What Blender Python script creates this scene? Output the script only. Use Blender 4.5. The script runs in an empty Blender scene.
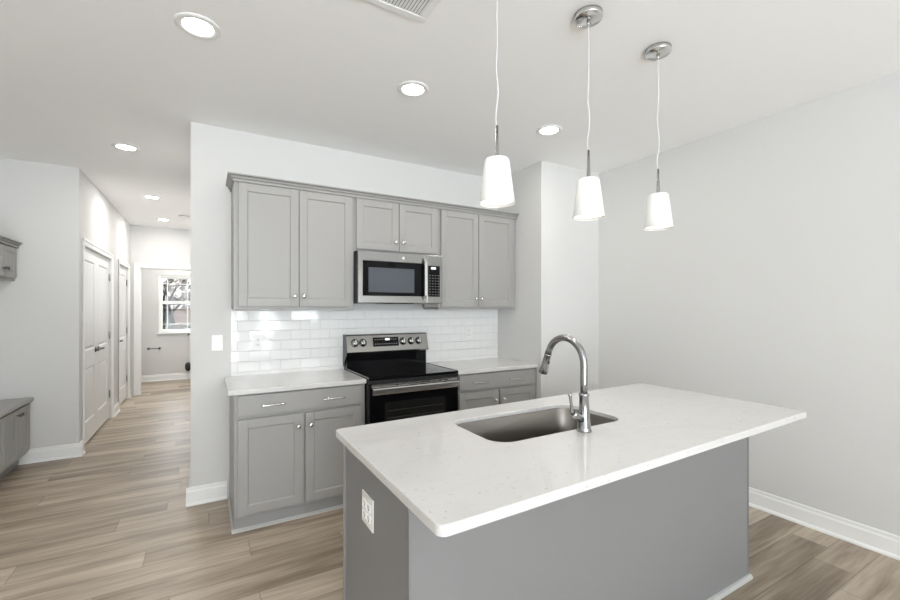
import bpy, bmesh, math, random
from mathutils import Vector, Matrix
random.seed(7)
S = bpy.context.scene
C = S.collection
PI = math.pi

# ------------------------------------------------------------------ camera, world, exposure
ZC = 2.79            # ceiling height
cam_d = bpy.data.cameras.new('camera'); cam = bpy.data.objects.new('camera', cam_d); C.objects.link(cam)
cam.location = (0.7725, -3.6038, 1.4309)
cam.rotation_euler = (PI/2, 0, -0.5257)
cam_d.sensor_width = 36; cam_d.lens = 421.43/900*36
cam_d.shift_y = 8.28/900; cam_d.clip_start = 0.02; cam_d.clip_end = 200
S.camera = cam
S.view_settings.view_transform = 'Standard'; S.view_settings.look = 'None'
S.view_settings.gamma = 1; S.view_settings.use_curve_mapping = False
S.view_settings.exposure = 0.0
S.cycles.max_bounces = 14; S.cycles.diffuse_bounces = 9; S.cycles.glossy_bounces = 6
S.cycles.transparent_max_bounces = 12; S.cycles.sample_clamp_indirect = 6
S.cycles.caustics_reflective = False; S.cycles.caustics_refractive = False

UPGLOW = 19.0        # glow added below the horizon to brighten the ceiling
SKY = 11.0            # overcast sky outside
P_CAN = 4.6         # recessed ceiling lamps, W
P_PEND = 0.8         # pendant lamps, W
w = bpy.data.worlds.new('sky'); S.world = w; w.use_nodes = True
wn = w.node_tree
bgn = wn.nodes['Background']; bgn.inputs[0].default_value = (0.91, 0.95, 1.0, 1); 
wc = wn.nodes.new('ShaderNodeTexCoord'); ws = wn.nodes.new('ShaderNodeSeparateXYZ'); wm = wn.nodes.new('ShaderNodeMapRange')
wn.links.new(wc.outputs['Generated'], ws.inputs[0]); wn.links.new(ws.outputs[2], wm.inputs[0])
wm.inputs[1].default_value = -0.04; wm.inputs[2].default_value = 0.02       # added upward glow below the horizon, soft sky above
wm.inputs[3].default_value = UPGLOW; wm.inputs[4].default_value = SKY
wn.links.new(wm.outputs[0], bgn.inputs[1])
def portal(x, y, z, sx, sz, rz):
    l = bpy.data.lights.new('window_portal', 'AREA'); l.shape = 'RECTANGLE'; l.size = sx; l.size_y = sz
    l.cycles.is_portal = True
    o = bpy.data.objects.new('window_portal', l); C.objects.link(o)
    o.location = (x, y, z); o.rotation_euler = (PI/2, 0, rz)   # faces +y turned by rz
YR = -7.5            # rear wall of the living room, behind the camera
REAR = [(-0.95, 1.50, 0.05, 2.6), (1.68, 2.28, 0.6, 2.3), (2.80, 3.40, 1.0, 2.3)]  # first opening is invented to let in daylight; others follow tile reflections
for a, b, z0, z1 in REAR: portal((a+b)/2, YR-0.2, (z0+z1)/2, b-a, z1-z0, 0)
portal(0.28, 6.62, 1.52, 0.5, 1.1, PI)

# ------------------------------------------------------------------ materials
def mat(name, col, rough=0.5, metal=0.0, spec=0.5, emit=None, es=0.0, coat=0.0):
    m = bpy.data.materials.new(name); m.use_nodes = True
    b = m.node_tree.nodes['Principled BSDF']
    b.inputs['Base Color'].default_value = (*col, 1); b.inputs['Roughness'].default_value = rough
    b.inputs['Metallic'].default_value = metal; b.inputs['Specular IOR Level'].default_value = spec
    b.inputs['Coat Weight'].default_value = coat
    if emit: b.inputs['Emission Color'].default_value = (*emit, 1); b.inputs['Emission Strength'].default_value = es
    return m
class N:
    """small node-graph helper"""
    def __init__(s, m): s.t = m.node_tree; s.b = s.t.nodes['Principled BSDF']
    def n(s, typ, **kw):
        x = s.t.nodes.new(typ)
        for k, v in kw.items(): setattr(x, k, v)
        return x
    def l(s, a, b): s.t.links.new(a, b)
    def math(s, op, a, b=None, c=None):
        x = s.n('ShaderNodeMath', operation=op)
        for i, v in enumerate((a, b, c)):
            if v is None: continue
            if isinstance(v, (int, float)): x.inputs[i].default_value = v
            else: s.l(v, x.inputs[i])
        return x.outputs[0]
    def comb(s, x, y, z):
        k = s.n('ShaderNodeCombineXYZ')
        for i, v in enumerate((x, y, z)):
            if isinstance(v, (int, float)): k.inputs[i].default_value = v
            else: s.l(v, k.inputs[i])
        return k.outputs[0]
    def ramp(s, fac, stops):
        r = s.n('ShaderNodeValToRGB'); s.l(fac, r.inputs[0])
        e = r.color_ramp.elements
        while len(e) < len(stops): e.new(0.5)
        for i, (p, c) in enumerate(stops): e[i].position = p; e[i].color = (*c, 1) if len(c) == 3 else c
        return r.outputs[0]
    def mix(s, fac, a, b, mode='MIX'):
        x = s.n('ShaderNodeMix', data_type='RGBA', blend_type=mode)
        for i, v in ((0, fac), (6, a), (7, b)):
            if isinstance(v, (int, float)): x.inputs[i].default_value = v
            elif isinstance(v, tuple): x.inputs[i].default_value = (*v, 1)
            else: s.l(v, x.inputs[i])
        return x.outputs[2]
    def bump(s, h, strength=0.2, dist=0.01):
        x = s.n('ShaderNodeBump'); x.inputs['Strength'].default_value = strength; x.inputs['Distance'].default_value = dist
        s.l(h, x.inputs['Height']); s.l(x.outputs[0], s.b.inputs['Normal'])

def wall_paint(name, col):
    m = mat(name, col, 0.75, spec=0.25); g = N(m)
    tc = g.n('ShaderNodeNewGeometry'); no = g.n('ShaderNodeTexNoise'); no.inputs['Scale'].default_value = 260
    g.l(tc.outputs['Position'], no.inputs['Vector']); g.bump(no.outputs[0], 0.04, 0.002)
    return m
M = {}
M['wall'] = wall_paint('wall_paint', (0.665, 0.665, 0.655))
M['ceiling'] = wall_paint('ceiling_paint', (0.95, 0.95, 0.95))
M['trim'] = mat('trim_white', (0.84, 0.845, 0.835), 0.35, spec=0.4)
M['door'] = mat('door_white', (0.82, 0.83, 0.825), 0.35, spec=0.4)
M['cab'] = mat('cabinet_grey', (0.338, 0.333, 0.323), 0.38, spec=0.4)
M['cabdark'] = mat('cabinet_edge_shade_grey', (0.30, 0.30, 0.295), 0.5)
M['plate'] = mat('white_plastic', (0.83, 0.83, 0.81), 0.3)
M['slot'] = mat('slot_dark', (0.06, 0.06, 0.06), 0.6)
M['black'] = mat('black_plastic', (0.012, 0.012, 0.013), 0.35)
M['glassblack'] = mat('black_glass', (0.004, 0.004, 0.005), 0.05, spec=0.16)
M['ovenglass'] = mat('oven_window_glass', (0.012, 0.012, 0.011), 0.08, spec=0.5)
M['mwglass'] = mat('microwave_window_mesh', (0.055, 0.065, 0.08), 0.14, spec=0.6)
M['chrome'] = mat('polished_nickel', (0.72, 0.72, 0.71), 0.16, 1.0)
M['nickel'] = mat('brushed_nickel', (0.37, 0.37, 0.37), 0.22, 1.0)
M['bronze'] = mat('dark_hardware', (0.16, 0.15, 0.14), 0.3, 1.0)
M['hinge'] = mat('satin_hinge', (0.36, 0.36, 0.35), 0.35, 1.0)
M['cord'] = mat('clear_cord', (0.72, 0.72, 0.72), 0.3)
M['porcelain'] = mat('porcelain', (0.86, 0.86, 0.85), 0.12)
M['display'] = mat('lit_display', (0.3, 0.3, 0.3), 0.3, emit=(0.9, 0.95, 1.0), es=1.3)
M['legend'] = mat('button_print', (0.22, 0.22, 0.22), 0.5)
M['lens'] = mat('lamp_lens', (0.9, 0.9, 0.88), 0.5, emit=(1.0, 0.97, 0.93), es=20.0)
M['shade'] = mat('opal_glass', (0.86, 0.86, 0.84), 0.25, emit=(1.0, 0.975, 0.93), es=0.12)
M['bulb'] = mat('lit_bulb', (0.9, 0.9, 0.88), 0.5, emit=(1.0, 0.97, 0.92), es=2.2)
M['bark'] = mat('tree_bark', (0.010, 0.009, 0.008), 0.9, spec=0.0)
M['leaf'] = mat('shrub_leaves', (0.016, 0.018, 0.013), 0.8, spec=0.0)
M['lawn'] = mat('winter_lawn', (0.07, 0.052, 0.042), 0.95, spec=0.0)
M['fence'] = mat('fence_wood', (0.062, 0.045, 0.037), 0.9, spec=0.0)

# brushed stainless: fine horizontal streaks in roughness
def steel(name, col, rough, axis, amp=0.16):
    m = mat(name, col, rough, 1.0); g = N(m)
    tc = g.n('ShaderNodeTexCoord'); mp = g.n('ShaderNodeMapping')
    mp.inputs['Scale'].default_value = axis
    no = g.n('ShaderNodeTexNoise'); no.inputs['Scale'].default_value = 1; no.inputs['Detail'].default_value = 3
    g.l(tc.outputs['Object'], mp.inputs[0]); g.l(mp.outputs[0], no.inputs[0])
    g.l(g.math('MULTIPLY_ADD', no.outputs[0], amp, rough-amp/2), g.b.inputs['Roughness'])
    g.b.inputs['Anisotropic'].default_value = 0.6
    return m
M['steel'] = steel('stainless_steel', (0.55, 0.545, 0.53), 0.25, (3, 3, 700))
M['mwsteel'] = steel('microwave_steel', (0.33, 0.325, 0.315), 0.2, (3, 3, 700))
M['sink'] = steel('sink_steel', (0.25, 0.235, 0.215), 0.30, (3, 500, 500), 0.04)

# quartz worktop: white, faint flecks and veins
m = mat('white_quartz', (0.65, 0.645, 0.635), 0.06, spec=0.5); g = N(m)
tc = g.n('ShaderNodeNewGeometry')
n1 = g.n('ShaderNodeTexNoise'); n1.inputs['Scale'].default_value = 55; n1.inputs['Detail'].default_value = 4
n2 = g.n('ShaderNodeTexNoise'); n2.inputs['Scale'].default_value = 3.2; n2.inputs['Detail'].default_value = 6; n2.inputs['Distortion'].default_value = 1.2
mp = g.n('ShaderNodeMapping'); mp.inputs['Scale'].default_value = (0.5, 1.4, 1); mp.inputs['Rotation'].default_value = (0, 0, 0.5)
g.l(tc.outputs['Position'], n1.inputs[0]); g.l(tc.outputs['Position'], mp.inputs[0]); g.l(mp.outputs[0], n2.inputs[0])
fl = g.ramp(n1.outputs[0], [(0.0, (1, 1, 1)), (0.30, (0.78, 0.77, 0.74)), (0.335, (1, 1, 1))])
ve = g.ramp(g.math('ABSOLUTE', g.math('SUBTRACT', n2.outputs[0], 0.5)), [(0.0, (0.965, 0.962, 0.957)), (0.012, (0.985, 0.985, 0.982)), (0.05, (1, 1, 1))])
g.l(g.mix(1.0, g.mix(1.0, (0.65, 0.645, 0.635), fl, 'MULTIPLY'), ve, 'MULTIPLY'), g.b.inputs['Base Color'])
M['quartz'] = m

# glossy white subway tile 76 x 152 mm, running bond
m = mat('subway_tile', (0.84, 0.845, 0.84), 0.07, spec=0.5); g = N(m)
tc = g.n('ShaderNodeNewGeometry'); sp = g.n('ShaderNodeSeparateXYZ'); g.l(tc.outputs['Position'], sp.inputs[0])
br = g.n('ShaderNodeTexBrick'); br.offset = 0.5
for k, v in (('Scale', 1.0), ('Mortar Size', 0.0017), ('Mortar Smooth', 0.35), ('Bias', 0.0), ('Brick Width', 0.1545), ('Row Height', 0.0785)): br.inputs[k].default_value = v
br.inputs['Color1'].default_value = (0.845, 0.85, 0.845, 1); br.inputs['Color2'].default_value = (0.835, 0.84, 0.835, 1); br.inputs['Mortar'].default_value = (0.74, 0.74, 0.735, 1)
tx, tz = g.math('ADD', sp.outputs[0], 0.02), g.math('SUBTRACT', sp.outputs[2], 0.942-0.785)
g.l(g.comb(tx, tz, 0.0), br.inputs['Vector'])
g.l(br.outputs['Color'], g.b.inputs['Base Color'])
zr = g.math('DIVIDE', tz, 0.0785); rw = g.math('FLOOR', zr)
xr = g.math('ADD', g.math('DIVIDE', tx, 0.1545), g.math('MULTIPLY', g.math('MODULO', rw, 2), 0.5)); cl = g.math('FLOOR', xr)
wn2 = g.n('ShaderNodeTexWhiteNoise', noise_dimensions='2D'); g.l(g.comb(rw, cl, 0), wn2.inputs['Vector'])
sc = g.n('ShaderNodeSeparateColor'); g.l(wn2.outputs['Color'], sc.inputs[0])
tilt = g.math('ADD', g.math('MULTIPLY', g.math('MULTIPLY', g.math('SUBTRACT', g.math('FRACT', xr), 0.5), 2.0), g.math('SUBTRACT', sc.outputs[0], 0.5)),
              g.math('MULTIPLY', g.math('SUBTRACT', g.math('FRACT', zr), 0.5), g.math('SUBTRACT', sc.outputs[1], 0.5)))
wob = g.n('ShaderNodeTexNoise'); wob.inputs['Scale'].default_value = 9; g.l(tc.outputs['Position'], wob.inputs[0])
hh = g.math('ADD', g.math('MULTIPLY', tilt, 1.1), g.math('MULTIPLY', wob.outputs[0], 0.35))
g.bump(g.math('SUBTRACT', hh, g.math('MULTIPLY', br.outputs['Fac'], 0.8)), 1.0, 0.0022)
M['tile'] = m

# vinyl plank floor, planks run along x
m = mat('plank_floor', (0.3, 0.25, 0.2), 0.40, spec=0.35); g = N(m)
tc = g.n('ShaderNodeNewGeometry'); sp = g.n('ShaderNodeSeparateXYZ'); g.l(tc.outputs['Position'], sp.inputs[0])
X, Y = sp.outputs[0], sp.outputs[1]
PW, PL = 0.182, 1.22
yr = g.math('DIVIDE', g.math('ADD', Y, 20.03), PW); row = g.math('FLOOR', yr); fy = g.math('FRACT', yr)
wr = g.n('ShaderNodeTexWhiteNoise', noise_dimensions='1D'); g.l(row, wr.inputs['W'])
xr = g.math('ADD', g.math('DIVIDE', g.math('ADD', X, 20), PL), wr.outputs['Value']); colm = g.math('FLOOR', xr); fx = g.math('FRACT', xr)
wp = g.n('ShaderNodeTexWhiteNoise', noise_dimensions='2D'); g.l(g.comb(row, colm, 0), wp.inputs['Vector'])
seed = g.math('MULTIPLY', wp.outputs['Value'], 37.0)
def grain(sx, sy, det, dist=0.0):
    v = g.comb(g.math('ADD', g.math('MULTIPLY', X, sx), seed), g.math('ADD', g.math('MULTIPLY', Y, sy), seed), seed)
    n = g.n('ShaderNodeTexNoise'); n.inputs['Scale'].default_value = 1; n.inputs['Detail'].default_value = det; n.inputs['Distortion'].default_value = dist
    g.l(v, n.inputs[0]); return n.outputs[0]
big = grain(0.9, 9, 3, 0.4); fine = grain(5, 90, 4); mid = grain(2.2, 28, 3, 0.6)
t = g.math('ADD', g.math('MULTIPLY', big, 0.62), g.math('ADD', g.math('MULTIPLY', mid, 0.30), g.math('MULTIPLY', fine, 0.16)))
t = g.math('ADD', t, g.math('MULTIPLY', g.math('SUBTRACT', wp.outputs['Value'], 0.5), 0.15))
colr = g.ramp(t, [(0.36, (0.190, 0.148, 0.108)), (0.47, (0.290, 0.235, 0.176)), (0.56, (0.400, 0.330, 0.256)), (0.70, (0.540, 0.460, 0.370))])
ed = g.math('MINIMUM', g.math('MULTIPLY', g.math('MINIMUM', fy, g.math('SUBTRACT', 1, fy)), PW), g.math('MULTIPLY', g.math('MINIMUM', fx, g.math('SUBTRACT', 1, fx)), PL))
gap = g.ramp(ed, [(0.0, (0.55, 0.55, 0.55)), (0.0022, (1, 1, 1))])
g.l(g.mix(1.0, colr, gap, 'MULTIPLY'), g.b.inputs['Base Color'])
g.l(g.math('MULTIPLY_ADD', fine, 0.14, 0.32), g.b.inputs['Roughness'])
g.bump(g.math('MULTIPLY', gap, g.math('MULTIPLY_ADD', fine, 0.2, 0.8)), 0.25, 0.002)
M['floor'] = m

# window glass: mostly clear with a faint reflection
m = bpy.data.materials.new('window_glass'); m.use_nodes = True; t_ = m.node_tree; t_.nodes.clear()
o_ = t_.nodes.new('ShaderNodeOutputMaterial'); mx = t_.nodes.new('ShaderNodeMixShader'); tr = t_.nodes.new('ShaderNodeBsdfTransparent'); gl = t_.nodes.new('ShaderNodeBsdfGlossy')
gl.inputs['Roughness'].default_value = 0.02; tr.inputs[0].default_value = (0.96, 0.97, 0.97, 1); mx.inputs[0].default_value = 0.015
t_.links.new(tr.outputs[0], mx.inputs[1]); t_.links.new(gl.outputs[0], mx.inputs[2]); t_.links.new(mx.outputs[0], o_.inputs[0])
M['glass'] = m

# ------------------------------------------------------------------ mesh helpers
class MB:
    def __init__(s): s.bm = bmesh.new()
    def box(s, x0, x1, y0, y1, z0, z1, bev=0.0, seg=2, mi=0):
        b = bmesh.new(); bmesh.ops.create_cube(b, size=1)
        bmesh.ops.scale(b, vec=(x1-x0, y1-y0, z1-z0), verts=b.verts)
        bmesh.ops.translate(b, vec=((x0+x1)/2, (y0+y1)/2, (z0+z1)/2), verts=b.verts)
        if bev > 0: bmesh.ops.bevel(b, geom=list(b.edges), offset=bev, segments=seg, affect='EDGES', profile=0.5)
        s.merge(b, mi); return s
    def merge(s, b, mi=0, mtx=None):
        if mtx is not None: bmesh.ops.transform(b, matrix=mtx, verts=b.verts)
        mp = {v: s.bm.verts.new(v.co) for v in b.verts}
        for f in b.faces:
            try: nf = s.bm.faces.new([mp[v] for v in f.verts]); nf.material_index = mi; nf.smooth = f.smooth
            except ValueError: pass
        b.free()
    def poly(s, pts, mi=0):
        f = s.bm.faces.new([s.bm.verts.new(p) for p in pts]); f.material_index = mi; return s
    def lathe(s, prof, seg=32, mtx=None, mi=0, smooth=True):
        """prof: list of (r, z) revolved around z"""
        b = bmesh.new(); rings = []
        for r, z in prof:
            if r < 1e-6: rings.append([b.verts.new((0, 0, z))])
            else: rings.append([b.verts.new((r*math.cos(2*PI*i/seg), r*math.sin(2*PI*i/seg), z)) for i in range(seg)])
        for a, c in zip(rings, rings[1:]):
            for i in range(seg):
                j = (i+1) % seg
                if len(a) == 1 and len(c) == 1: continue
                if len(a) == 1: f = b.faces.new((a[0], c[i], c[j]))
                elif len(c) == 1: f = b.faces.new((a[i], a[j], c[0]))
                else: f = b.faces.new((a[i], a[j], c[j], c[i]))
                f.smooth = smooth
        s.merge(b, mi, mtx); return s
    def tube(s, pts, rad, seg=12, mi=0, cap=True):
        pts = [Vector(p) for p in pts]; n = len(pts)
        if isinstance(rad, (int, float)): rad = [rad]*n
        b = bmesh.new(); rings = []; up = None
        for i, p in enumerate(pts):
            t = (pts[min(i+1, n-1)]-pts[max(i-1, 0)]).normalized()
            if up is None:
                up = Vector((1, 0, 0)) if abs(t.x) < 0.9 else Vector((0, 1, 0))
            u = (up - t*up.dot(t)).normalized(); v = t.cross(u); up = u
            rings.append([b.verts.new(p+(u*math.cos(2*PI*k/seg)+v*math.sin(2*PI*k/seg))*rad[i]) for k in range(seg)])
        for a, c in zip(rings, rings[1:]):
            for k in range(seg):
                j = (k+1) % seg; f = b.faces.new((a[k], a[j], c[j], c[k])); f.smooth = True
        if cap: b.faces.new(rings[0][::-1]); b.faces.new(rings[-1])
        s.merge(b, mi); return s
    def extr(s, prof, a, b_, ax, mi=0):
        """prof: 2D polygon in the plane across axis ax ('x': (y,z), 'y': (x,z)) pushed from a to b_"""
        f = (lambda t, p: (t, p[0], p[1])) if ax == 'x' else (lambda t, p: (p[0], t, p[1]))
        A = [s.bm.verts.new(f(a, p)) for p in prof]; B = [s.bm.verts.new(f(b_, p)) for p in prof]
        n = len(prof)
        for fs in [A[::-1], B] + [[A[i], A[(i+1) % n], B[(i+1) % n], B[i]] for i in range(n)]:
            ff = s.bm.faces.new(fs); ff.material_index = mi
        return s
    def build(s, name, mats, parent=None, loc=None, smooth=False, **tags):
        bmesh.ops.recalc_face_normals(s.bm, faces=s.bm.faces)
        me = bpy.data.meshes.new(name); s.bm.to_mesh(me); s.bm.free()
        for m_ in (mats if isinstance(mats, (list, tuple)) else [mats]): me.materials.append(m_)
        o = bpy.data.objects.new(name, me); C.objects.link(o)
        if parent is not None: o.parent = parent
        if loc is not None: o.location = loc
        for k, v in tags.items(): o[k] = v
        return o
def thing(name, label, cat, loc=(0, 0, 0), rz=0, group=None):
    o = bpy.data.objects.new(name, None); C.objects.link(o); o.empty_display_size = 0.1
    o.location = loc; o.rotation_euler = (0, 0, rz); o['label'] = label; o['category'] = cat
    if group: o['group'] = group
    return o
def tagt(o, label, cat, group=None):
    o['label'] = label; o['category'] = cat
    if group: o['group'] = group
    return o
def struct(mb, name, m_, **k):
    o = mb.build(name, m_, **k); o['kind'] = 'structure'; return o
def copy_tree(o, parent=None):
    c = o.copy(); C.objects.link(c)
    if parent is not None: c.parent = parent
    for ch in [q for q in C.objects if q.parent == o]: copy_tree(ch, c)
    return c

# ------------------------------------------------------------------ room shell
XL, XS, XR, YF = 0.678, 3.441, 4.204, -0.6765      # kitchen wall end, side wall, right wall, stub wall front
XH, YB, YH = -0.285, 1.725, 4.95                     # hall left wall, front of closet block, hall end wall
XW, YW = -1.05, 6.45                                # left wall, powder room window wall
T = 0.12
struct(MB().box(XW-T, XR+T, YR-T, YW+T, -0.1, 0.0), 'floor', M['floor'])
struct(MB().box(XW-T, XR+T, YR-T, YW+T, ZC, ZC+0.1), 'ceiling', M['ceiling'])
struct(MB().box(XL, XR, 0.0, YH, 0, ZC), 'wall_kitchen', M['wall'])
struct(MB().box(XS, XR, YF, 0.0, 0, ZC), 'wall_stub', M['wall'])
struct(MB().box(XR, XR+T, YR-T, YW+T, 0, ZC), 'wall_right', M['wall'])
struct(MB().box(XW-T, XW, YR-T, YW+T, 0, ZC), 'wall_left', M['wall'])
struct(MB().box(XW, XH, YB, YB+T, 0, ZC), 'wall_closet_front', M['wall'])
# hall wall with a double door and a single door
D1, D2, DT = (1.895, 3.320), (3.87, 4.70), 2.065
b = MB()
b.box(XH-T, XH, YB+T, D1[0], 0, ZC); b.box(XH-T, XH, D1[1], D2[0], 0, ZC); b.box(XH-T, XH, D2[1], YH, 0, ZC)
b.box(XH-T, XH, D1[0], D1[1], DT, ZC); b.box(XH-T, XH, D2[0], D2[1], DT, ZC)
struct(b, 'wall_hall', M['wall'])
# hall end wall with a doorless opening
OX0, OX1, OZ = -0.165, 0.62, 2.10
b = MB(); b.box(XW, OX0, YH, YH+T, 0, ZC); b.box(OX1, XR, YH, YH+T, 0, ZC); b.box(OX0, OX1, YH, YH+T, OZ, ZC)
struct(b, 'wall_hall_end', M['wall'])
# powder room: window wall and inner partition on its right
WX0, WX1, WZ0, WZ1 = -0.03, 0.59, 0.945, 2.085
b = MB(); b.box(XW, WX0, YW, YW+T, 0, ZC); b.box(WX1, XR, YW, YW+T, 0, ZC); b.box(WX0, WX1, YW, YW+T, 0, WZ0); b.box(WX0, WX1, YW, YW+T, WZ1, ZC)
struct(b, 'wall_powder_room', M['wall'])
struct(MB().box(1.15, 1.27, YH+T, YW, 0, ZC), 'wall_powder_room_side', M['wall'])
# rear wall with three windows, the widest one added for daylight
b = MB(); xs = XW
for a, c, z0, z1 in REAR:
    b.box(xs, a, YR-T, YR, 0, ZC); b.box(a, c, YR-T, YR, 0, z0); b.box(a, c, YR-T, YR, z1, ZC); xs = c
b.box(xs, XR, YR-T, YR, 0, ZC)
struct(b, 'wall_rear', M['wall'])

def window(n, x0, x1, z0, z1, y, out, prairie=None):
    """frame + sashes in the wall opening, out = +1 when outdoors is towards +y"""
    f = MB(); d = 0.09
    ya, yb = sorted((y+out*0.02, y+out*0.10))
    fw = 0.035
    f.box(x0, x0+fw, ya, yb, z0, z1, 0.003); f.box(x1-fw, x1, ya, yb, z0, z1, 0.003)
    f.box(x0+fw, x1-fw, ya, yb, z0, z0+fw, 0.003); f.box(x0+fw, x1-fw, ya, yb, z1-fw, z1, 0.003)
    root = struct(f, f'window_{n}', M['trim'])
    zm = (z0+z1)/2+0.03
    g0 = y+out*0.05
    sa, sb = sorted((g0, g0+out*0.03)); sx0, sx1 = x0+fw, x1-fw
    s = MB(); sw = 0.03
    for za, zb in ((z0+fw, zm), (zm, z1-fw)):
        s.box(sx0, sx0+sw, sa, sb, za, zb, 0.002); s.box(sx1-sw, sx1, sa, sb, za, zb, 0.002)
        s.box(sx0+sw, sx1-sw, sa, sb, za, za+sw, 0.002); s.box(sx0+sw, sx1-sw, sa, sb, zb-sw, zb, 0.002)
    ga, gb = sorted((g0+out*0.012, g0+out*0.018))
    if prairie:
        for xx in prairie[0]: s.box(xx-0.007, xx+0.007, sa+0.005, sb-0.005, z0+fw+sw, z1-fw-sw)
        for zz in prairie[1]: s.box(sx0+sw, sx1-sw, sa+0.006, sb-0.006, zz-0.007, zz+0.007)
    s.build('window_sash', M['trim'], root)
    p = MB(); p.box(sx0+sw, sx1-sw, ga, gb, z0+fw+sw, zm-sw); p.box(sx0+sw, sx1-sw, ga, gb, zm+sw, z1-fw-sw)
    p.build('window_pane', M['glass'], root)
    st = MB(); yc = sorted((y-out*0.025, y+out*0.10)); st.box(x0-0.02, x1+0.02, yc[0], yc[0]+0.0249 if out > 0 else yc[1], z0-0.02, z0-0.0005, 0.003) if out > 0 else st.box(x0-0.02, x1+0.02, YR+0.0005, YR+0.025, z0-0.02, z0-0.0005, 0.003)
    st.build('window_sill', M['trim'], root)
window(1, WX0, WX1, WZ0, WZ1, YW, 1, ((0.115, 0.455), (1.115, 1.92)))
for k, (a, c, z0, z1) in enumerate(REAR): window(k+2, a, c, z0, z1, YR, -1)

# baseboards: tall board with a stepped top and a shoe at the floor
BH = 0.128
def bb_profile(s):    # outward distance u, height v
    return [(0, 0), (s*0.028, 0), (s*0.027, 0.010), (s*0.021, 0.018), (s*0.014, 0.020), (s*0.014, BH-0.032), (s*0.009, BH-0.022), (s*0.009, BH-0.006), (s*0.006, BH), (0, BH)]
def bb_x(name, x0, x1, y, s): return struct(MB().extr([(y+p[0], p[1]) for p in bb_profile(s)], x0, x1, 'x'), name, M['trim'])
def bb_y(name, y0, y1, x, s): return struct(MB().extr([(x+p[0], p[1]) for p in bb_profile(s)], y0, y1, 'y'), name, M['trim'])
bb_y('baseboard_right', YR, YF-0.0285, XR-0.0002, -1)
bb_x('baseboard_stub', XS, XR-0.0002, YF-0.0002, -1)
bb_x('baseboard_kitchen', XL-0.028, 0.914, -0.0002, -1)
bb_y('baseboard_kitchen_end', 0.0, YH-0.03, XL-0.0002, -1)
bb_x('baseboard_closet_front', -0.712, XH+0.028, YB-0.0002, -1)
bb_y('baseboard_hall_corner', YB, D1[0]-0.064, XH+0.0002, 1)
bb_y('baseboard_hall_middle', D1[1]+0.064, D2[0]-0.064, XH+0.0002, 1)
bb_y('baseboard_hall_far', D2[1]+0.064, YH-0.025, XH+0.0002, 1)
bb_x('baseboard_powder_room', -1.02, 1.12, YW-0.0002, -1)
bb_y('baseboard_left', YR, 0.2, XW+0.0002, 1)

# door casings
def casing_y(n, y0, y1, z, x):      # on a wall facing +x
    b = MB(); w_ = 0.062; t1, t2 = 0.012, 0.018
    for a, c in ((y0-w_, y0), (y1, y1+w_)):
        b.box(x, x+t1, a, c, 0, z+w_, 0.003); o_ = (a, a+0.02) if a < y0 else (c-0.02, c)
        b.box(x, x+t2, o_[0], o_[1], 0, z+w_, 0.004)
    b.box(x, x+t1, y0, y1, z, z+w_, 0.003); b.box(x, x+t2, y0-w_, y1+w_, z+w_-0.02, z+w_, 0.004)
    b.box(x-0.1, x, y0-0.0005, y0+0.001, 0, z); 
    struct(b, f'trim_{n}', M['trim'])
casing_y(1, D1[0], D1[1], DT, XH+0.0003)
casing_y(2, D2[0], D2[1], DT, XH+0.0003)
b = MB(); w_ = 0.078; y = YH-0.0003
b.box(OX0-w_, OX0, y-0.013, y, 0, OZ+w_, 0.003); b.box(OX0-w_, OX0-w_+0.022, y-0.02, y, 0, OZ+w_, 0.004)
b.box(OX1, OX1+0.05, y-0.013, y, 0, OZ+w_, 0.003)
b.box(OX0, OX1, y-0.013, y, OZ, OZ+w_, 0.003); b.box(OX0-w_, OX1+0.05, y-0.02, y, OZ+w_-0.022, OZ+w_, 0.004)
b.box(OX0, OX0+0.012, YH, YH+T, 0, OZ); b.box(OX0+0.012, OX1, YH, YH+T, OZ-0.012, OZ)
struct(b, 'trim_3', M['trim'])

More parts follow.
